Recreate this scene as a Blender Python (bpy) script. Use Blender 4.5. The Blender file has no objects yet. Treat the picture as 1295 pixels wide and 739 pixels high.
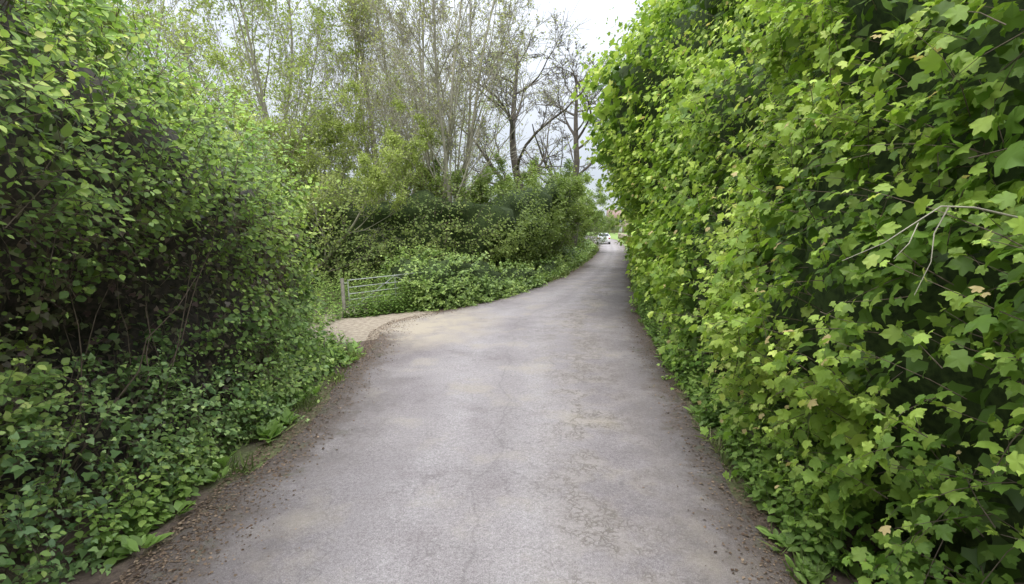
import bpy, math, numpy as np
from mathutils import Vector
rng = np.random.default_rng(7)
S = bpy.context.scene
C = S.collection

# ------------------------------------------------------------------ helpers
def norm(v):
    return v / np.maximum(np.linalg.norm(v, axis=-1, keepdims=True), 1e-9)

def _hash(x, y, z, seed):
    h = (x * 374761393 + y * 668265263 + z * 1440662683 + seed * 974634777) & 0xffffffff
    h = ((h ^ (h >> 13)) * 1274126177) & 0xffffffff
    h = (h ^ (h >> 16)) & 0xffff
    return h / 65535.0

def vnoise(p, seed=0):
    p = np.asarray(p, float)
    i = np.floor(p).astype(np.int64)
    f = p - i
    f = f * f * (3 - 2 * f)
    out = 0
    for dx in (0, 1):
        for dy in (0, 1):
            for dz in (0, 1):
                w = (f[..., 0] if dx else 1 - f[..., 0]) * (f[..., 1] if dy else 1 - f[..., 1]) * (f[..., 2] if dz else 1 - f[..., 2])
                out = out + w * _hash(i[..., 0] + dx, i[..., 1] + dy, i[..., 2] + dz, seed)
    return out * 2 - 1

def mesh_obj(name, verts, faces, mat, col=None, parent=None, smooth=False, fattr=None):
    verts = np.ascontiguousarray(verts, dtype=np.float32).reshape(-1, 3)
    faces = np.ascontiguousarray(faces, dtype=np.int32)
    k = faces.shape[1]
    me = bpy.data.meshes.new(name)
    me.vertices.add(len(verts)); me.vertices.foreach_set('co', verts.ravel())
    me.loops.add(faces.size); me.loops.foreach_set('vertex_index', faces.ravel())
    me.polygons.add(len(faces))
    me.polygons.foreach_set('loop_start', np.arange(0, faces.size, k, dtype=np.int32))
    if smooth:
        me.polygons.foreach_set('use_smooth', np.ones(len(faces), dtype=bool))
    me.update(calc_edges=True)
    if col is not None:
        a = me.attributes.new('leafcol', 'FLOAT_COLOR', 'POINT')
        c4 = np.ones((len(verts), 4), np.float32); c4[:, :3] = np.clip(col, 0, .75)
        a.data.foreach_set('color', c4.ravel())
    if fattr:
        for n_, v_ in fattr.items():
            a = me.attributes.new(n_, 'FLOAT', 'POINT')
            a.data.foreach_set('value', np.ascontiguousarray(v_, dtype=np.float32))
    me.materials.append(mat)
    ob = bpy.data.objects.new(name, me); C.objects.link(ob)
    if parent: ob.parent = parent
    return ob

def empty(name, loc=(0, 0, 0)):
    e = bpy.data.objects.new(name, None); C.objects.link(e); e.location = loc
    e.empty_display_size = 0.3
    return e

# leaf templates: x across, y along, z up
def T(half, cz=0.0, c=(0, .35)):
    right = half; left = [(-x, y, z) for x, y, z in half[-2:0:-1]]
    out = right + left
    v = np.array([(c[0], c[1], cz)] + out, float)
    n = len(out)
    f = np.array([(0, 1 + i, 1 + (i + 1) % n) for i in range(n)])
    return v, f
MAPLE = T([(0, 0, 0), (.20, -.10, -.02), (.46, -.02, -.10), (.42, .17, .0), (.64, .40, -.13), (.54, .54, -.11), (.33, .54, .04), (.30, .74, 0), (.10, .88, -.06), (0, 1.05, -.16)], cz=.0)
MAPLE_LOW = T([(0, 0, 0), (.42, -.02, -.08), (.40, .18, .0), (.60, .46, -.1), (.30, .58, .03), (0, 1.0, -.14)])
IVY = T([(0, 0, 0), (.34, -.12, -.05), (.48, .2, -.05), (.3, .4, .03), (0, .95, -.1)], c=(0, .3))
OVAL = (np.array([(0, 0, 0), (.26, .22, .07), (.36, .52, .06), (.18, .84, .0), (0, 1, -.10), (-.18, .84, 0), (-.36, .52, .06), (-.26, .22, .07), (0, .5, -.02)], float),
        np.array([(8, i, (i + 1) % 8) for i in range(8)]))
DIAM = (np.array([(0, 0, 0), (.38, .45, .06), (0, 1, -.06), (-.38, .45, .06)], float), np.array([(0, 1, 2), (0, 2, 3)]))
BLADE = (np.array([(-.03, 0, 0), (.03, 0, 0), (.024, .5, .06), (-.024, .5, .06), (.0, 1, .25)], float),
         np.array([(0, 1, 2), (0, 2, 3), (3, 2, 4)]))

def scatter(name, tmpl, pos, tip, nrm, scale, col, mat, parent=None):
    v, f = tmpl
    N = len(pos)
    if N == 0: return None
    y = norm(tip); x = norm(np.cross(y, nrm)); z = np.cross(x, y)
    sc = np.asarray(scale, float)
    if sc.ndim == 1: sc = np.repeat(sc[:, None], 3, 1)
    V = pos[:, None, :] + (v[None, :, 0, None] * sc[:, None, 0, None]) * x[:, None, :] \
        + (v[None, :, 1, None] * sc[:, None, 1, None]) * y[:, None, :] + (v[None, :, 2, None] * sc[:, None, 2, None]) * z[:, None, :]
    F = f[None] + (np.arange(N) * len(v))[:, None, None]
    cc = np.repeat(col, len(v), axis=0)
    return mesh_obj(name, V, F.reshape(-1, 3), mat, cc, parent)

def tubes(pts, rad, k=4):
    M, n, _ = pts.shape
    t = norm(np.gradient(pts, axis=1))
    ref = np.where(np.abs(t[..., 2:3]) > .9, np.array([1., 0, 0]), np.array([0, 0, 1.]))
    x = norm(np.cross(t, ref)); y = np.cross(t, x)
    a = np.linspace(0, 2 * np.pi, k, endpoint=False)
    V = pts[:, :, None, :] + rad[:, :, None, None] * (np.cos(a)[None, None, :, None] * x[:, :, None, :] + np.sin(a)[None, None, :, None] * y[:, :, None, :])
    base = (np.arange(M) * n * k)[:, None, None] + (np.arange(n - 1) * k)[None, :, None] + np.arange(k)[None, None, :]
    nx = (np.arange(M) * n * k)[:, None, None] + (np.arange(n - 1) * k)[None, :, None] + ((np.arange(k) + 1) % k)[None, None, :]
    F = np.stack([base, nx, nx + k, base + k], -1).reshape(-1, 4)
    return V.reshape(-1, 3), F

def cat(parts):
    vs, fs, o = [], [], 0
    for v, f in parts:
        vs.append(v); fs.append(f + o); o += len(v)
    return np.concatenate(vs), np.concatenate(fs)

def boxes(lst):
    b = np.array([(-1, -1, -1), (1, -1, -1), (1, 1, -1), (-1, 1, -1), (-1, -1, 1), (1, -1, 1), (1, 1, 1), (-1, 1, 1)], float) / 2
    f = np.array([(0, 3, 2, 1), (4, 5, 6, 7), (0, 1, 5, 4), (1, 2, 6, 5), (2, 3, 7, 6), (3, 0, 4, 7)])
    return cat([(b * np.array(q[3:6]) + np.array(q[:3]), f) for q in lst])

# ------------------------------------------------------------------ materials
def newmat(name):
    m = bpy.data.materials.new(name); m.use_nodes = True
    nt = m.node_tree; nt.nodes.clear()
    o = nt.nodes.new('ShaderNodeOutputMaterial')
    return m, nt, o
def N(nt, t, **kw):
    n = nt.nodes.new(t)
    for k_, v_ in kw.items():
        if k_ in n.inputs: n.inputs[k_].default_value = v_
        else: setattr(n, k_, v_)
    return n
def mixc(nt, fac, a, b, mode='MIX'):
    n = nt.nodes.new('ShaderNodeMix'); n.data_type = 'RGBA'; n.blend_type = mode
    for sock, val in ((n.inputs[0], fac), (n.inputs[6], a), (n.inputs[7], b)):
        if hasattr(val, 'type') and hasattr(val, 'links'): nt.links.new(val, sock)
        else: sock.default_value = val if not isinstance(val, tuple) else (*val, 1)[:4]
    return n.outputs[2]
def ramp(nt, src, p0, p1, c0=(0, 0, 0, 1), c1=(1, 1, 1, 1)):
    r = nt.nodes.new('ShaderNodeValToRGB')
    if len(c0) == 3: c0 = (*c0, 1)
    if len(c1) == 3: c1 = (*c1, 1)
    r.color_ramp.elements[0].position = p0; r.color_ramp.elements[1].position = p1
    r.color_ramp.elements[0].color = c0; r.color_ramp.elements[1].color = c1
    nt.links.new(src, r.inputs[0]); return r.outputs[0]
def mth(nt, op, a, b=None):
    n = nt.nodes.new('ShaderNodeMath'); n.operation = op
    for i, v in enumerate((a, b)):
        if v is None: continue
        if hasattr(v, 'links'): nt.links.new(v, n.inputs[i])
        else: n.inputs[i].default_value = v
    return n.outputs[0]
def noise(nt, scale, detail=4, rough=.55, vec=None):
    n = N(nt, 'ShaderNodeTexNoise', Scale=scale, Detail=detail, Roughness=rough)
    if vec is None:
        g = nt.nodes.new('ShaderNodeNewGeometry'); vec = g.outputs['Position']
    nt.links.new(vec, n.inputs['Vector']); return n.outputs['Fac']

def leaf_material(name, rough=.5, trans=.35, spec=.35):
    m, nt, o = newmat(name)
    at = N(nt, 'ShaderNodeAttribute', attribute_name='leafcol')
    c = at.outputs['Color']
    p = N(nt, 'ShaderNodeBsdfPrincipled', Roughness=rough)
    p.inputs['Specular IOR Level'].default_value = spec
    nt.links.new(c, p.inputs['Base Color'])
    if trans <= 0:
        nt.links.new(p.outputs[0], o.inputs[0]); return m
    tr = N(nt, 'ShaderNodeBsdfTranslucent')
    tc = mixc(nt, 1.0, c, (1.25, 1.35, .8), 'MULTIPLY')
    nt.links.new(tc, tr.inputs['Color'])
    mx = N(nt, 'ShaderNodeMixShader'); mx.inputs[0].default_value = trans
    nt.links.new(p.outputs[0], mx.inputs[1]); nt.links.new(tr.outputs[0], mx.inputs[2])
    nt.links.new(mx.outputs[0], o.inputs[0])
    return m
def simple(name, col, rough=.7, metal=0., nscale=8, var=.4, bump=0., col2=None):
    m, nt, o = newmat(name)
    nz = noise(nt, nscale, 4)
    c2 = col2 or tuple(x * (1 - var) for x in col)
    c = mixc(nt, ramp(nt, nz, .35, .65), col, c2)
    p = N(nt, 'ShaderNodeBsdfPrincipled', Roughness=rough, Metallic=metal)
    nt.links.new(c, p.inputs['Base Color'])
    if bump:
        b = N(nt, 'ShaderNodeBump', Strength=bump, Distance=.02)
        nt.links.new(noise(nt, nscale * 4, 5), b.inputs['Height']); nt.links.new(b.outputs[0], p.inputs['Normal'])
    nt.links.new(p.outputs[0], o.inputs[0]); return m

M_leaf = leaf_material('leaf_maple', .5, .36, .35)
M_ivy = leaf_material('leaf_ivy', .4, .2, .4)
M_airy = leaf_material('leaf_young', .6, .4, .2)
M_grass = leaf_material('grass_blades', .6, .3, .2)
M_litter = leaf_material('leaf_litter', .9, .0, .1)
M_stem = simple('twig_bark', (.20, .15, .11), .8, nscale=20)
M_bark = simple('pale_bark', (.42, .39, .30), .85, nscale=5, var=.35, bump=.4)
M_bark_dark = simple('dark_bark', (.16, .135, .11), .9, nscale=5, var=.45, bump=.4)
M_core = simple('hedge_light_block', (.07, .105, .028), .95, nscale=16, var=.6, col2=(.022, .038, .010))  # dark green for the added sheet that stops light inside the foliage
M_core_b = simple('hedge_light_block_brown', (.10, .078, .07), .95, nscale=16, col2=(.032, .032, .024))  # brown version for the left hedge's added light-blocking sheet

def asphalt():
    m, nt, o = newmat('worn_asphalt')
    g = nt.nodes.new('ShaderNodeNewGeometry'); P = g.outputs['Position']
    e = N(nt, 'ShaderNodeAttribute', attribute_name='edge').outputs['Fac']
    ac = N(nt, 'ShaderNodeAttribute', attribute_name='across').outputs['Fac']
    ap = N(nt, 'ShaderNodeAttribute', attribute_name='dusty').outputs['Fac']
    big = noise(nt, .45, 4, .6)
    mid = noise(nt, 1.9, 6, .68)
    c = mixc(nt, ramp(nt, big, .40, .60), (.215, .197, .206), (.295, .276, .283))
    c = mixc(nt, mth(nt, 'MULTIPLY', ramp(nt, mid, .46, .64), .5), c, (.175, .160, .164))
    w1 = mth(nt, 'SUBTRACT', 1.0, mth(nt, 'MULTIPLY', mth(nt, 'ABSOLUTE', mth(nt, 'SUBTRACT', ac, .38)), 5.0))
    w2 = mth(nt, 'SUBTRACT', 1.0, mth(nt, 'MULTIPLY', mth(nt, 'ABSOLUTE', mth(nt, 'SUBTRACT', ac, .60)), 6.5))
    w = mth(nt, 'MAXIMUM', mth(nt, 'MAXIMUM', w1, w2), 0.0)
    w = mth(nt, 'MULTIPLY', w, mth(nt, 'MULTIPLY', ramp(nt, mid, .3, .65), .75))
    c = mixc(nt, w, c, (.375, .36, .375))
    bl = ramp(nt, noise(nt, .7, 8, .75), .55, .61)
    c = mixc(nt, mth(nt, 'MULTIPLY', bl, .28), c, (.14, .128, .13))
    fine = noise(nt, 110, 3, .75)
    c = mixc(nt, .8, c, mixc(nt, ramp(nt, fine, .33, .67), (.30, .285, .28), (.78, .76, .74)), 'OVERLAY')
    coarse = noise(nt, 28, 4, .7)
    c = mixc(nt, .55, c, mixc(nt, ramp(nt, coarse, .33, .67), (.35, .34, .33), (.67, .66, .65)), 'OVERLAY')
    vo = N(nt, 'ShaderNodeTexVoronoi', Scale=60.); nt.links.new(P, vo.inputs['Vector'])
    c = mixc(nt, mth(nt, 'MULTIPLY', ramp(nt, vo.outputs['Distance'], .0, .25, (1, 1, 1, 1), (0, 0, 0, 1)), .45), c, (.50, .47, .44))
    vg = N(nt, 'ShaderNodeTexVoronoi', Scale=24.); nt.links.new(P, vg.inputs['Vector'])
    gr = mth(nt, 'MULTIPLY', ramp(nt, vg.outputs['Distance'], .07, .13, (1, 1, 1, 1), (0, 0, 0, 1)), ramp(nt, noise(nt, 2.3, 4), .48, .58))
    c = mixc(nt, mth(nt, 'MULTIPLY', gr, .45), c, (.10, .085, .075))
    vp = N(nt, 'ShaderNodeTexVoronoi', Scale=13.); vp.feature = 'DISTANCE_TO_EDGE'
    wn = N(nt, 'ShaderNodeTexNoise', Scale=9., Detail=3.); nt.links.new(P, wn.inputs['Vector'])
    va = nt.nodes.new('ShaderNodeVectorMath'); va.operation = 'MULTIPLY_ADD'
    nt.links.new(wn.outputs['Color'], va.inputs[0]); va.inputs[1].default_value = (.25, .25, .25); nt.links.new(P, va.inputs[2])
    nt.links.new(va.outputs[0], vp.inputs['Vector'])
    pit = ramp(nt, vp.outputs['Distance'], .02, .13, (1, 1, 1, 1), (0, 0, 0, 1))
    rs = mth(nt, 'SUBTRACT', 1.30, mth(nt, 'MULTIPLY', mth(nt, 'ABSOLUTE', mth(nt, 'SUBTRACT', ac, .74)), 7.5))
    rs = mth(nt, 'MINIMUM', mth(nt, 'MAXIMUM', rs, .02), 1.0)
    pm = mth(nt, 'MULTIPLY', rs, ramp(nt, noise(nt, 1.4, 4), .42, .52))
    pitm = mth(nt, 'MULTIPLY', mth(nt, 'MULTIPLY', pit, pm), ramp(nt, noise(nt, 6, 3), .40, .52))
    c = mixc(nt, mth(nt, 'MULTIPLY', pitm, .8), c, (.10, .085, .075))
    c = mixc(nt, mth(nt, 'MULTIPLY', pm, .28), c, (.40, .35, .30))
    cr = noise(nt, .55, 5, .55)
    ln = mth(nt, 'ABSOLUTE', mth(nt, 'SUBTRACT', cr, .5))
    crk = ramp(nt, ln, .0, .003, (1, 1, 1, 1), (0, 0, 0, 1))
    c = mixc(nt, mth(nt, 'MULTIPLY', crk, .3), c, (.11, .10, .095))
    seam = mth(nt, 'ABSOLUTE', mth(nt, 'SUBTRACT', mth(nt, 'ADD', ac, mth(nt, 'MULTIPLY', mth(nt, 'SUBTRACT', noise(nt, .8, 4), .5), .10)), .50))
    c = mixc(nt, mth(nt, 'MULTIPLY', ramp(nt, seam, .0, .004, (1, 1, 1, 1), (0, 0, 0, 1)), .3), c, (.13, .12, .12))
    st = ramp(nt, noise(nt, .9, 5, .6), .54, .68)
    c = mixc(nt, mth(nt, 'MULTIPLY', st, .45), c, (.37, .32, .25))
    c = mixc(nt, mth(nt, 'MULTIPLY', mth(nt, 'MULTIPLY', ap, 1.5), ramp(nt, noise(nt, 1.6, 6, .7), .25, .6)), c, (.42, .36, .285))
    nd = noise(nt, 3.2, 7, .75)
    ee = mth(nt, 'ADD', e, mth(nt, 'MULTIPLY', mth(nt, 'SUBTRACT', nd, .5), 1.2))
    edge = ramp(nt, ee, .12, .42, (1, 1, 1, 1), (0, 0, 0, 1))
    dirt = mixc(nt, ramp(nt, noise(nt, 38, 5, .7), .35, .65), (.06, .044, .038), (.19, .145, .12))
    dirt = mixc(nt, ramp(nt, noise(nt, 2.6, 5, .7), .55, .66), dirt, (.10, .11, .05))
    c = mixc(nt, mth(nt, 'MULTIPLY', edge, .95), c, dirt)
    edge2 = ramp(nt, ee, .3, 1.0, (1, 1, 1, 1), (0, 0, 0, 1))
    c = mixc(nt, mth(nt, 'MULTIPLY', edge2, .45), c, (.165, .14, .125))
    p = N(nt, 'ShaderNodeBsdfPrincipled', Roughness=.9)
    p.inputs['Specular IOR Level'].default_value = .25
    nt.links.new(c, p.inputs['Base Color'])
    h = mth(nt, 'ADD', fine, mth(nt, 'MULTIPLY', pitm, -1.2))
    h = mth(nt, 'ADD', h, mth(nt, 'MULTIPLY', coarse, 1.2))
    b = N(nt, 'ShaderNodeBump', Strength=.7, Distance=.012)
    nt.links.new(h, b.inputs['Height']); nt.links.new(b.outputs[0], p.inputs['Normal'])
    nt.links.new(p.outputs[0], o.inputs[0]); return m
M_road = asphalt()

def groundmat():
    m, nt, o = newmat('verge_soil_and_grass')
    a = noise(nt, .5, 6, .6); b_ = noise(nt, 14, 6, .7)
    soil = mixc(nt, ramp(nt, b_, .35, .65), (.075, .052, .042), (.17, .125, .095))
    grass = mixc(nt, ramp(nt, b_, .3, .7), (.12, .19, .04), (.26, .36, .09))
    g = nt.nodes.new('ShaderNodeNewGeometry'); sx = N(nt, 'ShaderNodeSeparateXYZ'); nt.links.new(g.outputs['Position'], sx.inputs[0])
    far = ramp(nt, mth(nt, 'MULTIPLY', sx.outputs['Y'], .01), .30, .5)
    f = mth(nt, 'MAXIMUM', mth(nt, 'MULTIPLY', ramp(nt, a, .5, .65), .6), far)
    c = mixc(nt, f, soil, grass)
    p = N(nt, 'ShaderNodeBsdfPrincipled', Roughness=.95); nt.links.new(c, p.inputs['Base Color'])
    bm = N(nt, 'ShaderNodeBump', Strength=.8, Distance=.03); nt.links.new(b_, bm.inputs['Height']); nt.links.new(bm.outputs[0], p.inputs['Normal'])
    nt.links.new(p.outputs[0], o.inputs[0]); return m
M_ground = groundmat()
M_gravel = simple('sandy_gravel', (.42, .35, .27), .95, nscale=9, bump=.8, col2=(.25, .20, .155))

# ------------------------------------------------------------------ road, ground
RY = np.array([-8, 0, 3.3, 5.5, 9.7, 12.0, 13.2, 14.7, 17.1, 25, 36.6, 50, 66, 90, 112, 140])
RL = np.array([-2.5, -2.5, -2.6, -2.65, -2.8, -3.15, -3.0, -2.1, -.7, 2.6, 5.5, 8.4, 10.9, 13.6, 13.5, 10])
RR = np.array([1.8, 1.85, 2.0, 2.25, 2.8, 3.15, 3.3, 3.6, 4.1, 5.75, 8.3, 11.3, 14.4, 18.4, 20.0, 18])
yy = np.concatenate([np.arange(-8, 30, .12), np.arange(30, 140, 1.)])
def sm(a, k=9):
    p = np.pad(a, k // 2, mode='edge'); return np.convolve(p, np.ones(k) / k, 'valid')
def left_edge(y): return np.interp(y, RY, RL)
def right_edge(y): return np.interp(y, RY, RR)
L = sm(left_edge(yy), 11); R = sm(right_edge(yy), 11)
L = L + .10 * vnoise(np.stack([yy * 1.3, yy * 0, yy * 0], -1), 1) + .04 * vnoise(np.stack([yy * 5, yy * 0, yy * 0], -1), 2)
R = R + .08 * vnoise(np.stack([yy * 1.3, yy * 0, yy * 0], -1), 3) + .04 * vnoise(np.stack([yy * 5, yy * 0, yy * 0], -1), 4)
K = 33
tt = np.linspace(0, 1, K)
X = L[:, None] * (1 - tt) + R[:, None] * tt
Yg = np.repeat(yy[:, None], K, 1)
camber = .035 * (1 - (2 * tt - 1) ** 2)
Z = .008 + camber[None, :] + 0 * X
Vr = np.stack([X, Yg, Z], -1)
idx = np.arange(len(yy) * K).reshape(len(yy), K)
Fr = np.stack([idx[:-1, :-1], idx[:-1, 1:], idx[1:, 1:], idx[1:, :-1]], -1).reshape(-1, 4)
edge = np.minimum(X - L[:, None] - .12 * (Yg < 11), R[:, None] - X)
across = np.repeat(tt[None], len(yy), 0)
dusty = np.clip(1 - np.hypot((X + 2.7) / 2.6, (Yg - 12.8) / 3.2), 0, 1) ** .7
edge = edge + 2.0 * np.clip(1 - np.hypot((X + 2.9) / 1.6, (Yg - 13.2) / 1.7), 0, 1)
mesh_obj('road', Vr, Fr, M_road, fattr={'edge': edge.ravel(), 'across': across.ravel(), 'dusty': dusty.ravel()}, smooth=True)

gx = np.concatenate([[-900, -400, -150, -60], np.arange(-30, 31, 1.), [60, 150, 400, 900]])
gy = np.concatenate([[-900, -300, -60], np.arange(-20, 61, 1.), [80, 120, 200, 500, 1500]])
GX, GY = np.meshgrid(gx, gy)
le = left_edge(GY); re = right_edge(GY)
off = np.maximum(np.maximum(le - .5 - GX, GX - re - .5), 0)
mask = np.clip(off / 2, 0, 1) * (GY < 60) * (np.abs(GX) < 31)
isap = np.clip(1 - np.hypot((GX + 3.8) / 4, (GY - 13.5) / 4), 0, 1)
GZ = mask * (1 - np.clip(isap * 3, 0, 1)) * (.12 + .1 * vnoise(np.stack([GX * .4, GY * .4, GX * 0], -1), 9))
idg = np.arange(GX.size).reshape(GX.shape)
mesh_obj('ground', np.stack([GX, GY, GZ], -1), np.stack([idg[:-1, :-1], idg[:-1, 1:], idg[1:, 1:], idg[1:, :-1]], -1).reshape(-1, 4), M_ground, smooth=True)

ang = np.linspace(0, 2 * np.pi, 60, endpoint=False)
rr = 1 + .08 * np.sin(3 * ang + 1) + .05 * np.sin(7 * ang)
apx = -3.5 + 2.1 * rr * np.cos(ang); apy = 13.1 + 2.1 * rr * np.sin(ang)
av = [(-3.5, 13.1, .004)] + [(a, b, .004) for a, b in zip(apx, apy)]
mesh_obj('gravel_gateway', np.array(av), np.array([(0, 1 + i, 1 + (i + 1) % 60) for i in range(60)]), M_gravel)

# ------------------------------------------------------------------ hedges
class Hedge:
    def __init__(s, path, side, H, ov, r, amp=(.35, .15), wl=(1.8, .6), seed=1, flare=.0):
        p = np.array(path, float)
        seg = np.hypot(*np.diff(p, axis=0).T); cum = np.concatenate([[0], np.cumsum(seg)])
        s.len = cum[-1]; u = np.arange(0, s.len, .25)
        px = np.interp(u, cum, p[:, 0]); py = np.interp(u, cum, p[:, 1])
        k = 9; px = sm(px, k); py = sm(py, k)
        s.u, s.px, s.py = u, px, py
        tx = np.gradient(px); ty = np.gradient(py); l = np.hypot(tx, ty)
        s.nx, s.ny = side * ty / l, -side * tx / l
        s.H, s.ov, s.r, s.amp, s.wl, s.seed, s.flare = H, ov, r, amp, wl, seed, flare
    def base(s, u, q):
        x = np.interp(u, s.u, s.px); y = np.interp(u, s.u, s.py)
        n = norm(np.stack([np.interp(u, s.u, s.nx), np.interp(u, s.u, s.ny), 0 * u], -1))
        H = s.H(x, y); r = np.minimum(s.r, H * .6)
        qf = .72
        z1 = np.clip(q / qf, 0, 1) * (H - r)
        th = np.clip((q - qf) / (1 - qf), 0, 1) * np.radians(115)
        z = z1 + r * np.sin(th); d = r * (1 - np.cos(th))
        d = d - s.ov(x, y, z) - s.flare * np.exp(-z / .5)
        P = np.stack([x, y, z], -1) - n * d[..., None]
        nn = norm(n * np.cos(th)[..., None] + np.array([0, 0, 1.]) * np.sin(th)[..., None])
        return P, nn
    def surf(s, u, q):
        P, n = s.base(u, q)
        dsp = s.amp[0] * vnoise(P / s.wl[0], s.seed) + s.amp[1] * vnoise(P / s.wl[1], s.seed + 5)
        dsp = dsp * np.clip(.35 + P[:, 2] / 2.0, .3, 1)
        return P + n * dsp[:, None], n, dsp
    def sample(s, cov, size0, dens=None, zr=None, dmin=7., pw=.75, umax=None):
        Hm = float(np.max(s.H(s.px, s.py)))
        cross = Hm + s.r
        ncand = int(cov * s.len * cross / (size0 ** 2))
        u = rng.random(ncand) * s.len; q = rng.random(ncand)
        x = np.interp(u, s.u, s.px); y = np.interp(u, s.u, s.py)
        d = np.hypot(x, y); f = np.clip((d / dmin), 1, 99) ** pw
        keep = rng.random(ncand) < (1 / f ** 2) * np.minimum(1, s.H(x, y) / Hm)
        keep &= (y > -1.5)
        u, q, f = u[keep], q[keep], f[keep]
        P, n, dsp = s.surf(u, q)
        k2 = np.ones(len(P), bool)
        if zr: k2 &= (P[:, 2] > zr[0]) & (P[:, 2] < zr[1])
        if dens is not None: k2 &= rng.random(len(P)) < dens(P, dsp)
        return P[k2], n[k2], f[k2], dsp[k2]

UP = np.array([0, 0, 1.])
def shoots(P, n, f, size, nodes, length, up=.5, out=.7, back=.3, spread=.6, nout=.6, pull=.35):
    S_ = len(P)
    ln = length * (.6 + .8 * rng.random(S_)) * f ** .5
    D = norm(n * out + UP * up + rng.normal(size=(S_, 3)) * spread)
    O = P - n * (back * rng.random(S_) ** .8)[:, None] - D * (ln * pull)[:, None]
    bend = rng.normal(size=(S_, 3)) * .18 + np.array([0, 0, -.10])
    t = (np.arange(nodes) + 1) / nodes
    pos = O[:, None] + D[:, None] * (ln[:, None] * t)[..., None] + bend[:, None] * (ln[:, None] * t ** 2)[..., None]
    side = norm(np.cross(D, UP + .3 * rng.normal(size=(S_, 3))))
    side2 = norm(np.cross(D, side))
    alt = (np.arange(nodes) % 2)
    sd = np.where(alt[None, :, None] == 0, side[:, None], (side * .55 + side2 * .6)[:, None])
    pos2 = np.stack([pos, pos], 2); sg = np.array([1, -1.])
    tip = sd[:, :, None, :] * sg[None, None, :, None] + D[:, None, None, :] * (.35 + .5 * t[None, :, None, None]) + rng.normal(size=pos2.shape) * .28 + np.array([0, 0, -.30])
    nr = UP * .75 + n[:, None, None, :] * nout + rng.normal(size=pos2.shape) * .33
    tip = norm(tip)
    sc = size * f[:, None, None] * (.5 + .85 * rng.random(pos2.shape[:3])) * (1.05 - .5 * t[None, :, None] ** 2)
    pos2 = pos2 + tip * (sc * .35)[..., None]
    tt_ = np.broadcast_to(t[None, :, None], sc.shape)
    ix = np.broadcast_to(np.arange(S_)[:, None, None], sc.shape)
    return pos2.reshape(-1, 3), tip.reshape(-1, 3), nr.reshape(-1, 3), sc.ravel(), tt_.ravel(), ix.ravel(), (O, D, ln, bend)

def stems(name, st, mat, parent, r=.0035):
    O, D, ln, bend = st
    t = np.linspace(0, 1, 4)
    pts = O[:, None] + D[:, None] * (ln[:, None] * t)[..., None] + bend[:, None] * (ln[:, None] * t ** 2)[..., None]
    rad = r * (1.3 - .9 * t)[None] * np.ones((len(O), 1))
    v, f = tubes(pts, rad, 3)
    return mesh_obj(name, v, f, mat, None, parent)

def core(h, name, mat, parent, depth=.55):  # dark sheet added inside the hedge to block light passing through the leaves
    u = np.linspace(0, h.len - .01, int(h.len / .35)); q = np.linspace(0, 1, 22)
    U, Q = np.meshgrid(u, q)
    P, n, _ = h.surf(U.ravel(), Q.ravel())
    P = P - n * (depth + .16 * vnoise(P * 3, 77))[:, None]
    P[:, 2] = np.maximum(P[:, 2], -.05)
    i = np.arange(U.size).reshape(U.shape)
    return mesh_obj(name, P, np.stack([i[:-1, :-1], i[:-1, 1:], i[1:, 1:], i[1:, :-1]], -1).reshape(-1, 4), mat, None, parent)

def lerp(a, b, t): return a * (1 - t[:, None]) + b * t[:, None]
def colors(P, t, dark, mid, lite, seed, wl=1.2, jit=.16, tipgain=.5):
    nz = .5 + .5 * vnoise(P / wl, seed) + .25 * vnoise(P / (wl * .3), seed + 3)
    k = np.clip(nz * .7 + tipgain * (t - .5) + rng.normal(size=len(P)) * .17, 0, 1)
    dark, mid, lite = map(np.array, (dark, mid, lite))
    c = np.where((k < .5)[:, None], lerp(dark[None] + 0 * P, mid[None] + 0 * P, k * 2), lerp(mid[None] + 0 * P, lite[None] + 0 * P, k * 2 - 1))
    return c * (1 + jit * rng.normal(size=(len(P), 1))).clip(.45, 1.5)

# ---- right: tall maple hedge
pathR = [(2.0, -3), (2.2, 0), (2.34, 3.3), (2.62, 5.5), (3.15, 9.7), (3.55, 12.4), (4.5, 17), (6.2, 25), (8.8, 36.6), (12.3, 50), (15.5, 54), (26, 58)]
HR = lambda x, y: np.interp(y, [0, 5, 10, 16, 22, 30, 40, 60], [5.6, 6.4, 8.5, 11.5, 11.5, 7.5, 6.0, 5.5])
def ovR(x, y, z):
    a = np.interp(z, [0, .8, 1.8, 3.5, 6, 10], [0, .02, .12, .16, .0, -.2])
    w = np.interp(y, [10, 14, 24, 30], [0, 1, 1, .25])
    return a + w * np.interp(z, [0, 2.6, 4.2, 6.0, 8.0, 11], [-.05, .1, 1.2, 1.4, .6, .0])
hR = Hedge(pathR, -1, HR, ovR, 1.6, amp=(.66, .42), wl=(2.1, .85), seed=11)
maple = empty('maple_hedge')
core(hR, 'light_block_core', M_core, maple, .74)
PALM = ((.16, .27, .045), (.37, .50, .085), (.64, .73, .19))
P, n, f, dsp = hR.sample(.235, .085, dens=lambda P, d: np.clip(.88 + d * .5 + .25 * vnoise(P / .7, 41), .5, 1), dmin=6, pw=.78)
A = shoots(P, n, f, .088, 5, .46, up=.45, out=.7, back=.42, nout=1.1)
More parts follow.
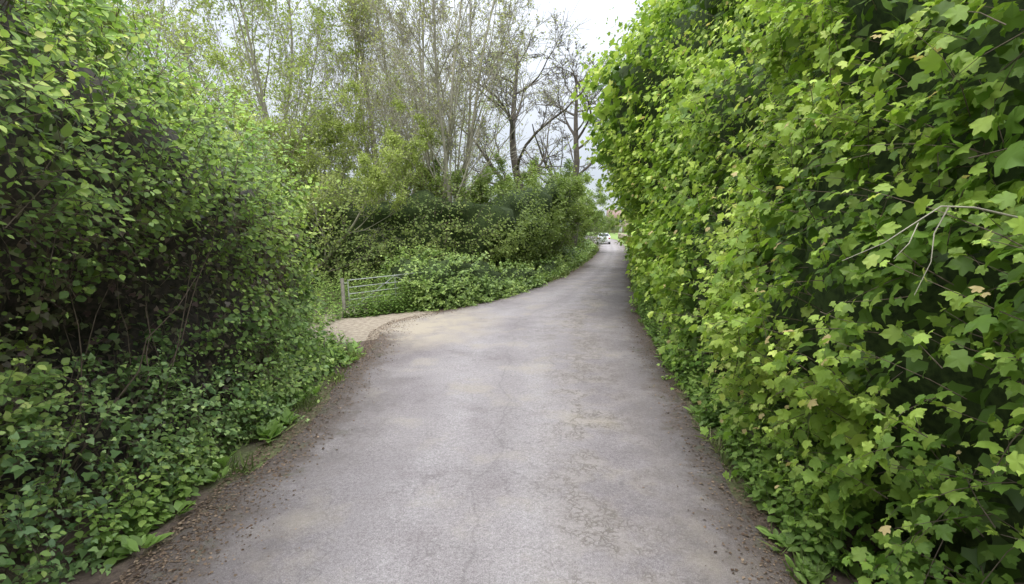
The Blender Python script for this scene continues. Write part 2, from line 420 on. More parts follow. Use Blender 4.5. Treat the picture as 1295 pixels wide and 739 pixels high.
# long free sprigs standing proud of the mass, upper part only
P, n, f, dsp = hR.sample(.010, .085, zr=(2.3, 14), dmin=6, pw=.6)
B = shoots(P, n, f, .074, 9, .60, up=.85, out=.55, back=.2, nout=.9, spread=.35, pull=.2)
pos, tip, nr, sc, t = [np.concatenate([A[i], B[i]]) for i in range(5)]
sc = sc * (1 + .42 * vnoise(pos / .8, 43))
cl = colors(pos, t, *PALM, 21)
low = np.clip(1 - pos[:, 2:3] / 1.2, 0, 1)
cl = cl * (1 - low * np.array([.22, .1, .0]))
young = (t > .95) & (rng.random(len(t)) < .08)
cl[young] = np.array([.60, .47, .22])
pos[:, 2] = np.maximum(pos[:, 2], .03)
# keep everything low down rooted over the verge, not over the carriageway
ok = ~((pos[:, 2] < 1.6) & (pos[:, 0] < right_edge(pos[:, 1]) - .12 - .12 * pos[:, 2]))
pos, tip, nr, sc, cl = pos[ok], tip[ok], nr[ok], sc[ok], cl[ok]
dist = np.hypot(pos[:, 0], pos[:, 1])
nearm = dist < 7.5
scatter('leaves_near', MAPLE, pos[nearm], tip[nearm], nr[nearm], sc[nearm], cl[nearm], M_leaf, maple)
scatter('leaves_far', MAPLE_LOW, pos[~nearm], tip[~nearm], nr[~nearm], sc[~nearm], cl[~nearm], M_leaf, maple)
k = P[:, 1] < 16
stems('sprigs', tuple(a[k] for a in B[6]), M_stem, maple, .003)
O_ = A[6][0]; k = (np.hypot(O_[:, 0], O_[:, 1]) < 8) & (O_[:, 2] > .5)
stems('shoots', tuple(a[k] for a in A[6]), M_stem, maple, .0028)
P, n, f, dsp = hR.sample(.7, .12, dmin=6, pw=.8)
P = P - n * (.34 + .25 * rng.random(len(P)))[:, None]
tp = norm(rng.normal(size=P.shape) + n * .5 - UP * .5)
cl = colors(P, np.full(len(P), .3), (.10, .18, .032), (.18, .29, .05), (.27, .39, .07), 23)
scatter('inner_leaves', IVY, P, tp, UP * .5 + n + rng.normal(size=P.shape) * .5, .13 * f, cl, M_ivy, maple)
br = []
def polyt(pts, r0, r1, kk=5):
    pts = np.array(pts, float)[None]; return tubes(pts, np.linspace(r0, r1, pts.shape[1])[None], kk)
br.append(polyt([(2.1, 2.0, 2.5), (1.80, 2.02, 2.57), (1.68, 2.03, 2.575), (1.60, 2.07, 2.50), (1.49, 2.06, 2.43), (1.36, 2.11, 2.355)], .0045, .0012))
br.append(polyt([(1.70, 2.02, 2.57), (1.655, 2.02, 2.47), (1.63, 1.99, 2.36), (1.57, 1.98, 2.23)], .003, .0012))
br.append(polyt([(1.62, 2.06, 2.51), (1.56, 2.02, 2.43), (1.49, 2.0, 2.37)], .0025, .001))
v, fc = cat(br); mesh_obj('bare_twigs', v, fc, M_bark, None, maple)

# ---- left: mixed hedge
pathL = [(-3.15, -3.5), (-3.2, 0), (-3.25, 3.5), (-3.2, 6), (-3.3, 8.5), (-3.75, 10.2), (-5.0, 11.2), (-9, 12.0), (-16, 13)]
HL = lambda x, y: np.where(x < -5, np.interp(-x, [5, 9, 16], [2.9, 3.6, 4.5]), np.interp(y, [1, 2.5, 3.5, 4.5, 7, 9, 10.8, 12], [6.8, 5.9, 4.9, 4.35, 3.65, 3.15, 2.8, 2.8]))
ovL = lambda x, y, z: np.interp(z, [0, 1.2, 2.2, 3.2, 5], [.0, -.12, -.08, .18, .30])
hL = Hedge(pathL, 1, HL, ovL, 1.1, amp=(.48, .30), wl=(1.6, .65), seed=31)
hedge = empty('mixed_hedge')
core(hL, 'light_block_core', M_core_b, hedge, .70)
def dL(P, d):
    band = np.interp(P[:, 2], [1.0, 1.5, 2.5, 3.0], [1, .38, .45, 1])
    lo = np.interp(P[:, 2], [2.3, 2.9], [.08, .85])
    return np.clip(band + d * 1.2 + .6 * vnoise(P / .8, 51), lo, 1)
P, n, f, dsp = hL.sample(.36, .07, dens=dL, dmin=6, pw=.74)
A = shoots(P, n, f, .074, 5, .44, up=.55, out=.6, back=.30, spread=.55, nout=.9)
P, n, f, dsp = hL.sample(.025, .07, zr=(2.0, 8), dmin=6, pw=.6)
B = shoots(P, n, f, .066, 9, .75, up=.9, out=.5, back=.1, nout=.8, spread=.4, pull=.2)
pos, tip, nr, sc, t = [np.concatenate([A[i], B[i]]) for i in range(5)]
sc = sc * (1 + .3 * vnoise(pos / .8, 44))
cl = colors(pos, t, (.16, .25, .07), (.33, .46, .11), (.58, .68, .18), 61)
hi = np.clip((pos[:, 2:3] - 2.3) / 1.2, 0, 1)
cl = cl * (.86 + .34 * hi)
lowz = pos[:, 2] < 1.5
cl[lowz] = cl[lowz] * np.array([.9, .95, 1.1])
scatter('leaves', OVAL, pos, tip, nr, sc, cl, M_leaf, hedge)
stems('shoots', A[6], M_stem, hedge, .0025)
stems('sprigs', B[6], M_stem, hedge, .003)
P, n, f, dsp = hL.sample(.9, .065, zr=(.5, 7.0), dmin=6, pw=.74)
P = P - n * (.22 + .28 * rng.random(len(P)))[:, None]
tp = norm(rng.normal(size=P.shape) + n * .4 - UP * .6)
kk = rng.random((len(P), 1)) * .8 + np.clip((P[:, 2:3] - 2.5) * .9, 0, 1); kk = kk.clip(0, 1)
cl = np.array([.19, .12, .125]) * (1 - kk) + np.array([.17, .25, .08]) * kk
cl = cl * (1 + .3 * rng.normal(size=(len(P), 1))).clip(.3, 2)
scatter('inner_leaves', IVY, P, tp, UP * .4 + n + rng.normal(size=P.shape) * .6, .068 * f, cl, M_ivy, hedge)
M_ = 120
u = rng.random(M_) * 16; Pb, nb = hL.base(u, np.zeros(M_))
Pb = Pb - nb * (.35 + .5 * rng.random(M_))[:, None]
Ls = 1.6 + 1.2 * rng.random(M_)
dd = norm(UP + rng.normal(size=(M_, 3)) * .25)
tn = np.linspace(0, 1, 9)
wob = np.cumsum(rng.normal(size=(M_, 9, 3)) * .04, axis=1)
pts = Pb[:, None] + dd[:, None] * (Ls[:, None] * tn)[..., None] + wob
v, fc = tubes(pts, (.009 * (1.2 - tn))[None] * (.5 + rng.random((M_, 1))), 4)
mesh_obj('woody_stems', v, fc, M_stem, None, hedge)

# ---- bramble and ivy skirt at foot of left hedge
pathI = [(-3.0, -3.5), (-3.02, 0), (-3.10, 3.3), (-3.05, 6), (-3.1, 8.5), (-3.5, 10.0), (-4.6, 11.0), (-6, 11.4)]
hI = Hedge(pathI, 1, lambda x, y: np.interp(y, [0, 6, 9, 12], [1.3, 1.15, .95, .8]) + 0 * x, lambda x, y, z: 0 * z, .55, amp=(.30, .18), wl=(.9, .35), seed=71, flare=.12)
ivy = empty('ivy_undergrowth')
P, n, f, dsp = hI.sample(.28, .06, dens=lambda P, d: np.clip(.6 + d * 2, .12, 1), dmin=6, pw=.74)
pos, tip, nr, sc, t, ix, st = shoots(P, n, f, .064, 5, .32, up=.2, out=.6, back=.2, spread=.6, nout=.9)
pos[:, 2] = np.maximum(pos[:, 2], .03)
cl = colors(pos, t, (.12, .21, .08), (.25, .37, .13), (.43, .55, .17), 81, .8)
h_ = vnoise(pos / .7, 88) > .15
scatter('leaves', IVY, pos[~h_], tip[~h_], nr[~h_], sc[~h_], cl[~h_], M_ivy, ivy)
scatter('bramble_leaves', OVAL, pos[h_], tip[h_], nr[h_], sc[h_] * 1.1, cl[h_] * np.array([1.1, 1.1, .9]), M_leaf, ivy)
stems('vines', st, M_stem, ivy, .002)

# ---- ivy mound beside the gate and low bank along the lane
pathB = [(-4.1, 17.0), (-3.9, 15.8), (-3.2, 14.75), (-2.0, 14.95), (-.75, 16.9), (.9, 20.6), (2.2, 24.8), (4.9, 36.6), (7.5, 50), (9.5, 64), (9.3, 75)]
HB = lambda x, y: np.where((y < 18.0), 1.55, np.interp(y, [18.0, 20.5, 30, 60], [1.5, .9, .95, .9])) * (1 + .13 * np.sin(y * 1.3))
hB = Hedge(pathB, 1, HB, lambda x, y, z: 0 * z, .8, amp=(.26, .14), wl=(1.0, .4), seed=91, flare=.15)
bank = empty('ivy_bank')
core(hB, 'light_block_core', M_core, bank, .35)
P, n, f, dsp = hB.sample(.44, .075, dmin=10, pw=.8)
pos, tip, nr, sc, t, ix, st = shoots(P, n, f, .062, 5, .30, up=.3, out=.6, back=.2)
pos[:, 2] = np.maximum(pos[:, 2], .03)
cl = colors(pos, t, (.13, .21, .05), (.27, .38, .10), (.43, .53, .15), 95, 1.0)
scatter('leaves', IVY, pos, tip, nr, sc, cl, M_ivy, bank)

# ---- hawthorn hedge behind the gate and along the lane
pathH = [(-24, 17), (-15, 18.5), (-9, 18.2), (-5, 18.3), (-2.2, 18.6), (-.5, 20.2), (1.0, 24.5), (4.0, 36.6), (6.6, 50), (8.1, 64), (7.2, 80)]
HH = lambda x, y: np.where(x < -3, 4.1 + .35 * np.sin(x * 1.7), np.interp(y, [18, 21, 28, 34, 45, 80], [4.1, 4.2, 4.9, 5.7, 5.5, 5.0]))
ovH = lambda x, y, z: np.interp(z, [0, 1.2, 3, 5, 7], [-.3, .0, .5, .9, .6]) * np.interp(y, [18, 24, 30, 38, 50, 70], [.2, .6, 1.7, 1.6, .6, .2])
hH = Hedge(pathH, 1, HH, ovH, 1.5, amp=(.8, .4), wl=(2.4, .8), seed=101)
haw = empty('hawthorn_hedge')
core(hH, 'light_block_core', M_core, haw, .85)
P, n, f, dsp = hH.sample(.38, .09, dens=lambda P, d: np.clip(.8 + d * .6 + .3 * vnoise(P / .9, 55), .3, 1), dmin=12, pw=.65)
pos, tip, nr, sc, t, ix, st = shoots(P, n, f, .07, 5, .55, up=.6, out=.6, back=.5, spread=.7, nout=1.0)
cl = colors(pos, t, (.17, .23, .07), (.28, .36, .10), (.40, .47, .14), 105, 1.6)
scatter('leaves', DIAM, pos, tip, nr, sc * 1.25, cl, M_leaf, haw)
k = f < 1.4
stems('shoots', tuple(a[k] for a in st), M_stem, haw, .006)

# ------------------------------------------------------------------ trees
def grow_tree(seed, H, r0, cnt=(10, 7, 6, 5), ratio=(.55, .5, .5, .45), angs=(38, 42, 45, 48), trop=(.05, .10, .08, .05, .02), nstem=1, stemspread=.15, first=.25, wob=.09):
    g = np.random.default_rng(seed)
    lev = []
    n0 = 14
    def make(O, D, Ln, r, n, trop_, wob_):
        M = len(O); pts = np.zeros((M, n, 3)); pts[:, 0] = O; d = D.copy(); st_ = Ln / (n - 1)
        dirs = np.zeros((M, n, 3)); dirs[:, 0] = d
        for i in range(1, n):
            d = norm(d + g.normal(size=(M, 3)) * wob_ + UP * trop_)
            pts[:, i] = pts[:, i - 1] + d * st_[:, None]; dirs[:, i] = d
        rad = r[:, None] * (1 - .8 * np.linspace(0, 1, n)[None])
        return pts, dirs, rad
    O = np.zeros((nstem, 3)); O[:, :2] = g.normal(size=(nstem, 2)) * .12 * (nstem > 1)
    D = norm(UP + g.normal(size=(nstem, 3)) * stemspread)
    Ln = H * (.8 + .3 * g.random(nstem)); r = r0 * (.7 + .4 * g.random(nstem))
    pts, dirs, rad = make(O, D, Ln, r, n0, trop[0], wob * .7)
    lev.append((pts, rad))
    for l in range(len(cnt)):
        M, n, _ = pts.shape; c = cnt[l]
        fr = (first if l == 0 else .18) + (1 - (first if l == 0 else .18)) * g.random((M, c))
        fi = fr * (n - 1); i0 = np.minimum(fi.astype(int), n - 2); w = (fi - i0)[..., None]
        mi = np.arange(M)[:, None]
        O = pts[mi, i0] * (1 - w) + pts[mi, i0 + 1] * w
        pd = dirs[mi, i0]
        perp = norm(np.cross(pd, g.normal(size=pd.shape)))
        a = np.radians(angs[l]) * (.7 + .6 * g.random((M, c, 1)))
        D = norm(pd * np.cos(a) + perp * np.sin(a))
        Lc = Ln[:, None] * ratio[l] * (1.15 - .75 * fr) * (.7 + .6 * g.random((M, c)))
        rr_ = rad[mi, i0] * .55 * (.7 + .4 * g.random((M, c)))
        O = O.reshape(-1, 3); D = D.reshape(-1, 3); Ln = Lc.ravel(); r = np.maximum(rr_.ravel(), .006)
        nn_ = [9, 7, 5, 4][l]
        pts, dirs, rad = make(O, D, Ln, r, nn_, trop[l + 1], wob)
        lev.append((pts, rad))
    return lev

def tree_meshes(key, lev, bark, leafmat, lsize, perpt, pal, seed, minr=.007):
    g = np.random.default_rng(seed)
    parts = []
    for i, (p, r) in enumerate(lev):
        parts.append(tubes(p, np.maximum(r, minr), [9, 6, 4, 3, 3][i]))
    v, f = cat(parts)
    o1 = mesh_obj(key + '_wood', v, f, bark, smooth=True); m1 = o1.data; bpy.data.objects.remove(o1)
    q = np.concatenate([lev[-1][0][:, 1:].reshape(-1, 3), lev[-2][0][:, 2:].reshape(-1, 3)])
    q = np.repeat(q, perpt, 0) if perpt >= 1 else q[g.random(len(q)) < perpt]
    q = q + g.normal(size=q.shape) * .10
    nz = vnoise(q / 1.6, seed); q = q[g.random(len(q)) < np.clip(.65 + nz * .7, .05, 1)]
    tp = norm(g.normal(size=q.shape) - UP * .4)
    cl = colors(q, g.random(len(q)), *pal, seed, 1.8, tipgain=.3)
    o2 = scatter(key + '_foliage', DIAM, q, tp, UP + g.normal(size=q.shape) * .8, lsize * (.6 + .7 * g.random(len(q))), cl, leafmat)
    m2 = o2.data; bpy.data.objects.remove(o2)
    return m1, m2
def place(name, ms, loc, rot, sc=1.):
    e = empty(name, loc); e.rotation_euler = (0, 0, rot); e.scale = (sc, sc, sc)
    for nm, m in zip(('trunk_and_branches', 'foliage'), ms):
        o = bpy.data.objects.new(nm, m); C.objects.link(o); o.parent = e
    return e
PALY = ((.30, .36, .11), (.42, .48, .16), (.55, .59, .24))
PALB = ((.32, .33, .15), (.44, .45, .20), (.54, .54, .27))
PALD = ((.16, .23, .055), (.29, .38, .10), (.43, .51, .14))
ash = tree_meshes('ash', grow_tree(3, 15, .10, (12, 6, 5, 5), nstem=6, stemspread=.26, first=.15, ratio=(.42, .5, .5, .5), angs=(36, 40, 42, 45), wob=.07), M_bark, M_airy, .085, .55, PALB, 5, .007)
oak = tree_meshes('oak', grow_tree(12, 12.5, .32, (14, 8, 6, 5), ratio=(.62, .5, .45, .45), angs=(60, 45, 45, 45), trop=(.02, .06, .05, .04, .02), first=.24, wob=.17), M_bark_dark, M_airy, .10, .12, PALB, 6, .010)
pop = tree_meshes('birch', grow_tree(21, 14, .10, (12, 7, 5, 4), nstem=3, stemspread=.2, ratio=(.46, .5, .5, .5), angs=(44, 42, 45, 45), trop=(.03, .10, .06, .03, -.02), first=.15), M_bark, M_airy, .11, 1, PALY, 7, .006)
wil = tree_meshes('willow', grow_tree(33, 10, .09, (12, 7, 5, 5), nstem=4, stemspread=.34, ratio=(.46, .5, .5, .5), angs=(45, 42, 42, 45), first=.1), M_bark, M_airy, .105, 2, PALY, 8, .005)
bush = tree_meshes('shrub', grow_tree(44, 6.5, .08, (10, 7, 5, 5), nstem=5, stemspread=.4, ratio=(.5, .5, .5, .5), angs=(45, 45, 45, 45), first=.05), M_bark, M_leaf, .095, 3, PALD, 9, .006)

place('ash_tree', ash, (-2.9, 21.5, 0), .3, 1.0)
place('ash_tree', ash, (-6.4, 27, 0), 2.5, 1.05)
place('oak_tree', oak, (.9, 31, 0), 2.3, 1.15)
place('oak_tree', oak, (4.6, 40, 0), 3.4, 1.25)
for i, (x, y, s_) in enumerate([(-8.6, 22.5, .95), (-12.5, 25, 1.05), (-17.0, 22, 1.05), (-4.0, 36, 1.0), (-21, 27, 1.2)]):
    place('birch_tree', pop, (x, y, 0), i * 1.7, s_)
for i, (x, y, s_) in enumerate([(-8.2, 18.9, .72), (-11.6, 17.5, .9), (-15.0, 16.0, 1.1), (-10.3, 13.4, .66), (-12, 9.5, .95), (-5.6, 22.2, .62)]):
    place('willow_tree', wil, (x, y, 0), i * 2.1, s_)
for i, (x, y, s_) in enumerate([(-7.0, 7.4, .66), (-1.2, 22.8, .72), (2.3, 32, .85), (5.2, 48, .9), (20, 66, 1.2), (23, 76, 1.1), (24, 150, 1.0), (30.2, 152, .8)]):
    place('hawthorn_tree', bush, (x, y, 0), i * 1.3, s_)
hF = Hedge([(-120, 40), (-60, 48), (-25, 50), (-8, 58), (4, 78), (6, 120), (10, 195), (70, 215), (140, 190)], 1, lambda x, y: 7.5 + 1.5 * np.sin(x * .25) + 1.2 * np.sin(x * .61) + 0 * y, lambda x, y, z: 0 * z, 2.5, amp=(1.4, .6), wl=(5, 1.8), seed=131)
far = empty('distant_trees')
core(hF, 'light_block_core', M_core, far, 1.2)
P, n, f, dsp = hF.sample(.8, .35, dmin=60, pw=.6)
tp = norm(rng.normal(size=P.shape) + n * .5)
P = P + rng.normal(size=P.shape) * .35
cl = colors(P, rng.random(len(P)), (.18, .22, .10), (.28, .34, .15), (.38, .43, .20), 135, 5)
scatter('leaves', DIAM, P, tp, UP + n * .5 + rng.normal(size=P.shape) * .5, .42 * f, cl, M_leaf, far)

# ------------------------------------------------------------------ verge grasses, weeds, litter
def verge(nm, npts, yr, edgefn, sgn, w0, w1, thr, seed):
    y = yr[0] + (yr[1] - yr[0]) * rng.random(npts) ** 1.2
    off_ = w0 + (w1 - w0) * rng.random(npts)
    x = edgefn(y) + sgn * off_
    P = np.stack([x, y, 0 * x + .01], -1)
    k = rng.random(npts) < np.clip(thr + 1.0 * vnoise(P / .45, seed), .01, 1)
    if sgn < 0: k &= ~((y > 10.6) & (y < 14.6))
    return P[k]
grass = empty('verge_grass')
P = np.concatenate([verge('l', 12000, (4.8, 10.6), left_edge, -1, .02, .5, .0, 3), verge('l2', 16000, (14.6, 60), left_edge, -1, -.05, .7, .25, 4), verge('r', 14000, (2, 30), right_edge, 1, .0, .5, .05, 5)])
tp = norm(UP + rng.normal(size=P.shape) * .6)
hh = (.04 + .11 * rng.random(len(P))) * (1 + .7 * vnoise(P / .6, 8))
fd = np.clip(P[:, 1] / 10, 1, 3)
cl = colors(P, rng.random(len(P)), (.12, .16, .055), (.22, .28, .09), (.42, .41, .22), 15, .5)
scatter('blades', BLADE, P, tp, norm(rng.normal(size=P.shape)), np.stack([hh * 2 * fd, hh * (1 + .3 * (fd - 1)), hh], -1), cl, M_grass, grass)
weeds = empty('dock_weeds')
pos, tip, nr, sc, cl = [], [], [], [], []
cent = []
for _ in range(24):
    y = 3.6 + 6.8 * rng.random(); cent.append((left_edge(y) - .2 - .3 * rng.random(), y, .9))
for _ in range(50):
    y = 3.2 + 14 * rng.random() ** 1.3; cent.append((right_edge(y) + .06 + .22 * rng.random(), y, .75))
cent += [(-2.85, 5.7, 1.3), (-2.85, 6.2, 1.1), (-3.05, 9.6, 1.2), (-3.2, 10.1, 1.1)]
for (x, y, s_) in cent:
    m_ = rng.integers(9, 17); a = rng.random(m_) * 6.28; el = .2 + .9 * rng.random(m_)
    d = np.stack([np.cos(a) * np.cos(el), np.sin(a) * np.cos(el), np.sin(el)], -1)
    pos.append(np.array([x, y, .02]) + d * .02 + np.stack([rng.normal(size=m_) * .03, rng.normal(size=m_) * .03, 0 * a], -1)); tip.append(d)
    nr.append(UP - d * .3); s1 = s_ * (.09 + .10 * rng.random(m_)); sc.append(np.stack([s1 * .75, s1, s1], -1))
    cl.append(np.array([.27, .40, .11]) * (.6 + .7 * rng.random((m_, 1))))
scatter('leaves', OVAL, *map(np.concatenate, (pos, tip, nr, sc, cl)), M_leaf, weeds)
wd = empty('nettle_patch')
cx = []
for _ in range(420):
    y = 3.4 + 22 * rng.random() ** 1.2; cx.append((right_edge(y) + .1 + .3 * rng.random(), y, .25 + .4 * rng.random()))
for _ in range(160):
    y = 16 + 22 * rng.random(); cx.append((left_edge(y) - .1 - .4 * rng.random(), y, .3 + .5 * rng.random()))
for _ in range(110):
    y = 3.5 + 6.8 * rng.random(); cx.append((left_edge(y) - .3 - .35 * rng.random(), y, .25 + .35 * rng.random()))
for _ in range(300):
    cx.append((-7.5 + 4.2 * rng.random(), 15.0 + 2.4 * rng.random(), .5 + .7 * rng.random()))
for _ in range(230):
    t_ = rng.random() ** .8; cx.append((-4.5 + 1.9 * t_ + .15 * rng.normal(), 13.75 + 1.5 * t_ - .15 * rng.random(), .25 + .75 * rng.random() * (.35 + t_)))
for _ in range(60):
    cx.append((-5.6 + 1.0 * rng.random(), 12.2 + 2.4 * rng.random(), .25 + .5 * rng.random()))
cx = np.array(cx)
P0 = np.stack([cx[:, 0], cx[:, 1], 0 * cx[:, 0]], -1)
D = norm(UP + rng.normal(size=P0.shape) * .16)
nn = 8
t = (np.arange(nn) + 1) / nn
v, fc = tubes(np.stack([P0, P0 + D * cx[:, 2:3] * .5, P0 + D * cx[:, 2:3]], 1), np.array([[.004, .003, .002]]) * np.ones((len(cx), 1)), 3)
mesh_obj('stalks', v, fc, simple('green_stalk', (.18, .22, .08), .7), None, wd)
pos = P0[:, None] + D[:, None] * (cx[:, 2:3] * t)[..., None]
pos = np.repeat(pos[:, :, None], 2, 2)
az = rng.random((len(cx), 1, 1)) * 6.28 + np.arange(nn)[None, :, None] * 1.57 + np.array([0, np.pi])[None, None]
tip = np.stack([np.cos(az), np.sin(az), -.25 + 0 * az], -1)
s1 = (.085 * (1.15 - .6 * t))[None, :, None] * (.7 + .6 * rng.random(az.shape))
cl = colors(pos.reshape(-1, 3), np.broadcast_to(t[None, :, None], az.shape).ravel(), (.14, .23, .06), (.27, .40, .10), (.42, .53, .15), 25, .6)
scatter('leaves', OVAL, pos.reshape(-1, 3), tip.reshape(-1, 3), np.broadcast_to(UP, tip.shape).reshape(-1, 3), s1.ravel(), cl, M_leaf, wd)
lit = empty('leaf_litter_scatter')
n_ = 20000
y = 2.2 + 14 * rng.random(n_) ** 1.4
side = rng.random(n_) < .65
o_ = np.abs(rng.normal(size=n_)) * .26 - .16
x = np.where(side, left_edge(y) + o_ * 1.3, right_edge(y) - o_)
zz = .012 + .035 * np.clip(4 * np.clip(o_, 0, 9) / 4.8 * (1 - np.clip(o_, 0, 9) / 4.8), 0, 1)
P = np.stack([x, y, zz + .004], -1)
a = rng.random(n_) * 6.28
kk = rng.random((n_, 1))
cl = (np.array([.11, .072, .052]) * (1 - kk) + np.array([.30, .22, .155]) * kk) * (.5 + .8 * rng.random((n_, 1)))
scatter('dead_leaves', DIAM, P, np.stack([np.cos(a), np.sin(a), .1 * rng.normal(size=n_)], -1), UP + rng.normal(size=P.shape) * .3, .010 + .030 * rng.random(n_) ** 2, cl, M_litter, lit)

# ------------------------------------------------------------------ field gate
M_galv = simple('galvanised_steel', (.44, .46, .44), .6, .2, nscale=6, var=.4, col2=(.28, .30, .25))
M_post = simple('weathered_timber', (.38, .35, .30), .9, nscale=9, var=.4, bump=.4)
gate = empty('field_gate', (-4.45, 13.9, 0))
Lg = 2.9
gate.rotation_euler = (0, math.radians(-2), math.radians(42))
parts = []
for z in (.16, .32, .48, .64, .82, 1.02):
    parts.append(polyt([(0, 0, z), (Lg / 2, 0, z - .01), (Lg, 0, z)], .014, .014, 8))
for x in (0, Lg):
    parts.append(polyt([(x, 0, .13), (x, 0, 1.04)], .018, .018, 8))
parts.append(polyt([(Lg * .5, .033, .15), (Lg * .5, .033, 1.04)], .013, .013, 6))
parts.append(polyt([(.05, .03, .2), (Lg * .5, .03, 1.0)], .012, .012, 6))
parts.append(polyt([(Lg - .05, .03, .2), (Lg * .5, .03, 1.0)], .012, .012, 6))
v, fc = cat(parts); mesh_obj('tube_frame', v, fc, M_galv, None, gate, True)
v, fc = cat([polyt([(-.16, 0, -.1), (-.16, 0, .5), (-.16, 0, 1.08), (-.16, 0, 1.09)], .05, .05, 10), polyt([(Lg + .14, 0, -.1), (Lg + .14, 0, .5), (Lg + .14, 0, 1.05)], .06, .06, 10)])
mesh_obj('gate_posts', v, fc, M_post, None, gate, True)
v, fc = cat([polyt([(-.12, 0, z), (0, 0, z)], .012, .012, 6) for z in (.3, .95)])
mesh_obj('hinges', v, fc, M_galv, None, gate)

fen = empty('wooden_fence')
bl = []
for i in range(22):
    t_ = i / 21; x = 14.2 + 6.5 * t_ ; y = 56 + 44 * t_
    bl.append((x, y, .55, .2, .2, 1.15))
v, fc = boxes(bl); M_fence = simple('pale_fence_timber', (.50, .42, .32), .9, nscale=3)
mesh_obj('posts', v, fc, M_fence, None, fen)
v, fc = cat([polyt([(14.2, 56.1, z), (17.4, 78.1, z), (20.7, 100.1, z)], .05, .05, 6) for z in (.45, .9)])
mesh_obj('rails', v, fc, M_fence, None, fen)

# ------------------------------------------------------------------ parked car
M_paint = simple('white_car_paint', (.82, .83, .85), .25, nscale=.5, var=.03)
M_glass = simple('dark_glass', (.03, .04, .05), .08, nscale=1)
M_tyre = simple('tyre_rubber', (.02, .02, .02), .8)
M_rim = simple('alloy_rim', (.5, .5, .52), .3, .8)
M_red = simple('tail_lamp', (.5, .02, .02), .3)
car = empty('parked_car', (12.45, 70, .03)); car.rotation_euler = (0, 0, math.radians(-9))
prof = [(-2.05, .35), (-2.1, .6), (-2.05, .95), (-1.75, 1.02), (-1.45, 1.40), (-.9, 1.48), (.1, 1.46), (.95, 1.02), (1.85, .88), (2.08, .65), (2.05, .35), (1.75, .25), (-1.75, .25)]
w = {.25: .80, .35: .84, .6: .88, .65: .86, .88: .82, .95: .85, 1.02: .84, 1.40: .62, 1.48: .60, 1.46: .61}
n_ = len(prof); V = []
for s_ in (-1, 1):
    for (y, z) in prof: V.append((s_ * w[z], y, z))
import bmesh
bm = bmesh.new(); bv = [bm.verts.new(p) for p in V]
for i in range(n_):
    j = (i + 1) % n_; bm.faces.new((bv[i], bv[j], bv[j + n_], bv[i + n_]))
bm.faces.new(bv[:n_][::-1]); bm.faces.new(bv[n_:])
bmesh.ops.recalc_face_normals(bm, faces=bm.faces)
me = bpy.data.meshes.new('body'); bm.to_mesh(me); bm.free(); me.materials.append(M_paint)
ob = bpy.data.objects.new('body', me); C.objects.link(ob); ob.parent = car
bv_ = ob.modifiers.new('b', 'BEVEL'); bv_.width = .05; bv_.segments = 3
def quad(name, pts, mat, par): return mesh_obj(name, np.array(pts, float), np.array([tuple(range(len(pts)))]), mat, None, par)
quad('rear_window', [(-.68, -1.765, 1.07), (.68, -1.765, 1.07), (.56, -1.50, 1.37), (-.56, -1.50, 1.37)], M_glass, car)
quad('windscreen', [(-.70, .93, 1.07), (.70, .93, 1.07), (.57, .24, 1.42), (-.57, .24, 1.42)], M_glass, car)
for s_ in (-1, 1):
    quad('side_window', [(s_ * .835, -1.5, 1.06), (s_ * .835, .75, 1.06), (s_ * .655, .1, 1.39), (s_ * .655, -1.25, 1.37)], M_glass, car)
v, fc = boxes([(-.72, -2.08, .80, .22, .06, .2), (.72, -2.08, .80, .22, .06, .2)]); mesh_obj('tail_lamps', v, fc, M_red, None, car)
def wheel(x, y):
    a = np.linspace(0, 2 * np.pi, 20, endpoint=False)
    pv, pf = [], []
    for (ww, r_) in ((-.1, .2), (-.1, .31), (.1, .31), (.1, .2)):
        pv += [(x + ww, y + r_ * math.cos(q), .31 + r_ * math.sin(q)) for q in a]
    for k_ in range(3):
        for i in range(20): pf.append((k_ * 20 + i, k_ * 20 + (i + 1) % 20, (k_ + 1) * 20 + (i + 1) % 20, (k_ + 1) * 20 + i))
    return np.array(pv), np.array(pf)
v, fc = cat([wheel(x, y) for x in (-.78, .78) for y in (-1.3, 1.3)]); mesh_obj('tyres', v, fc, M_tyre, None, car)
v, fc = cat([polyt([(x - .08, y, .31), (x - .07, y, .31), (x + .08, y, .31), (x + .085, y, .31)], .2, .2, 14) for x in (-.78, .78) for y in (-1.3, 1.3)]); mesh_obj('rims', v, fc, M_rim, None, car)

# ------------------------------------------------------------------ houses
def brickmat():
    m, nt, o = newmat('red_brick')
    tc = nt.nodes.new('ShaderNodeTexCoord'); b = N(nt, 'ShaderNodeTexBrick', Scale=4.)
    b.inputs['Color1'].default_value = (.40, .29, .24, 1); b.inputs['Color2'].default_value = (.34, .24, .20, 1); b.inputs['Mortar'].default_value = (.42, .39, .36, 1)
    mp = N(nt, 'ShaderNodeMapping'); mp.inputs['Rotation'].default_value = (math.pi / 2, 0, 0)
    nt.links.new(tc.outputs['Object'], mp.inputs[0]); nt.links.new(mp.outputs[0], b.inputs['Vector'])
    p = N(nt, 'ShaderNodeBsdfPrincipled', Roughness=.9); nt.links.new(b.outputs[0], p.inputs[0]); nt.links.new(p.outputs[0], o.inputs[0]); return m
M_brick = brickmat(); M_tile = simple('clay_roof_tiles', (.30, .20, .165), .85, nscale=3, col2=(.24, .165, .135))
M_render = simple('cream_render', (.62, .54, .50), .85, nscale=1, var=.12)
M_white = simple('white_frames', (.6, .6, .6), .4, nscale=1, var=.05)
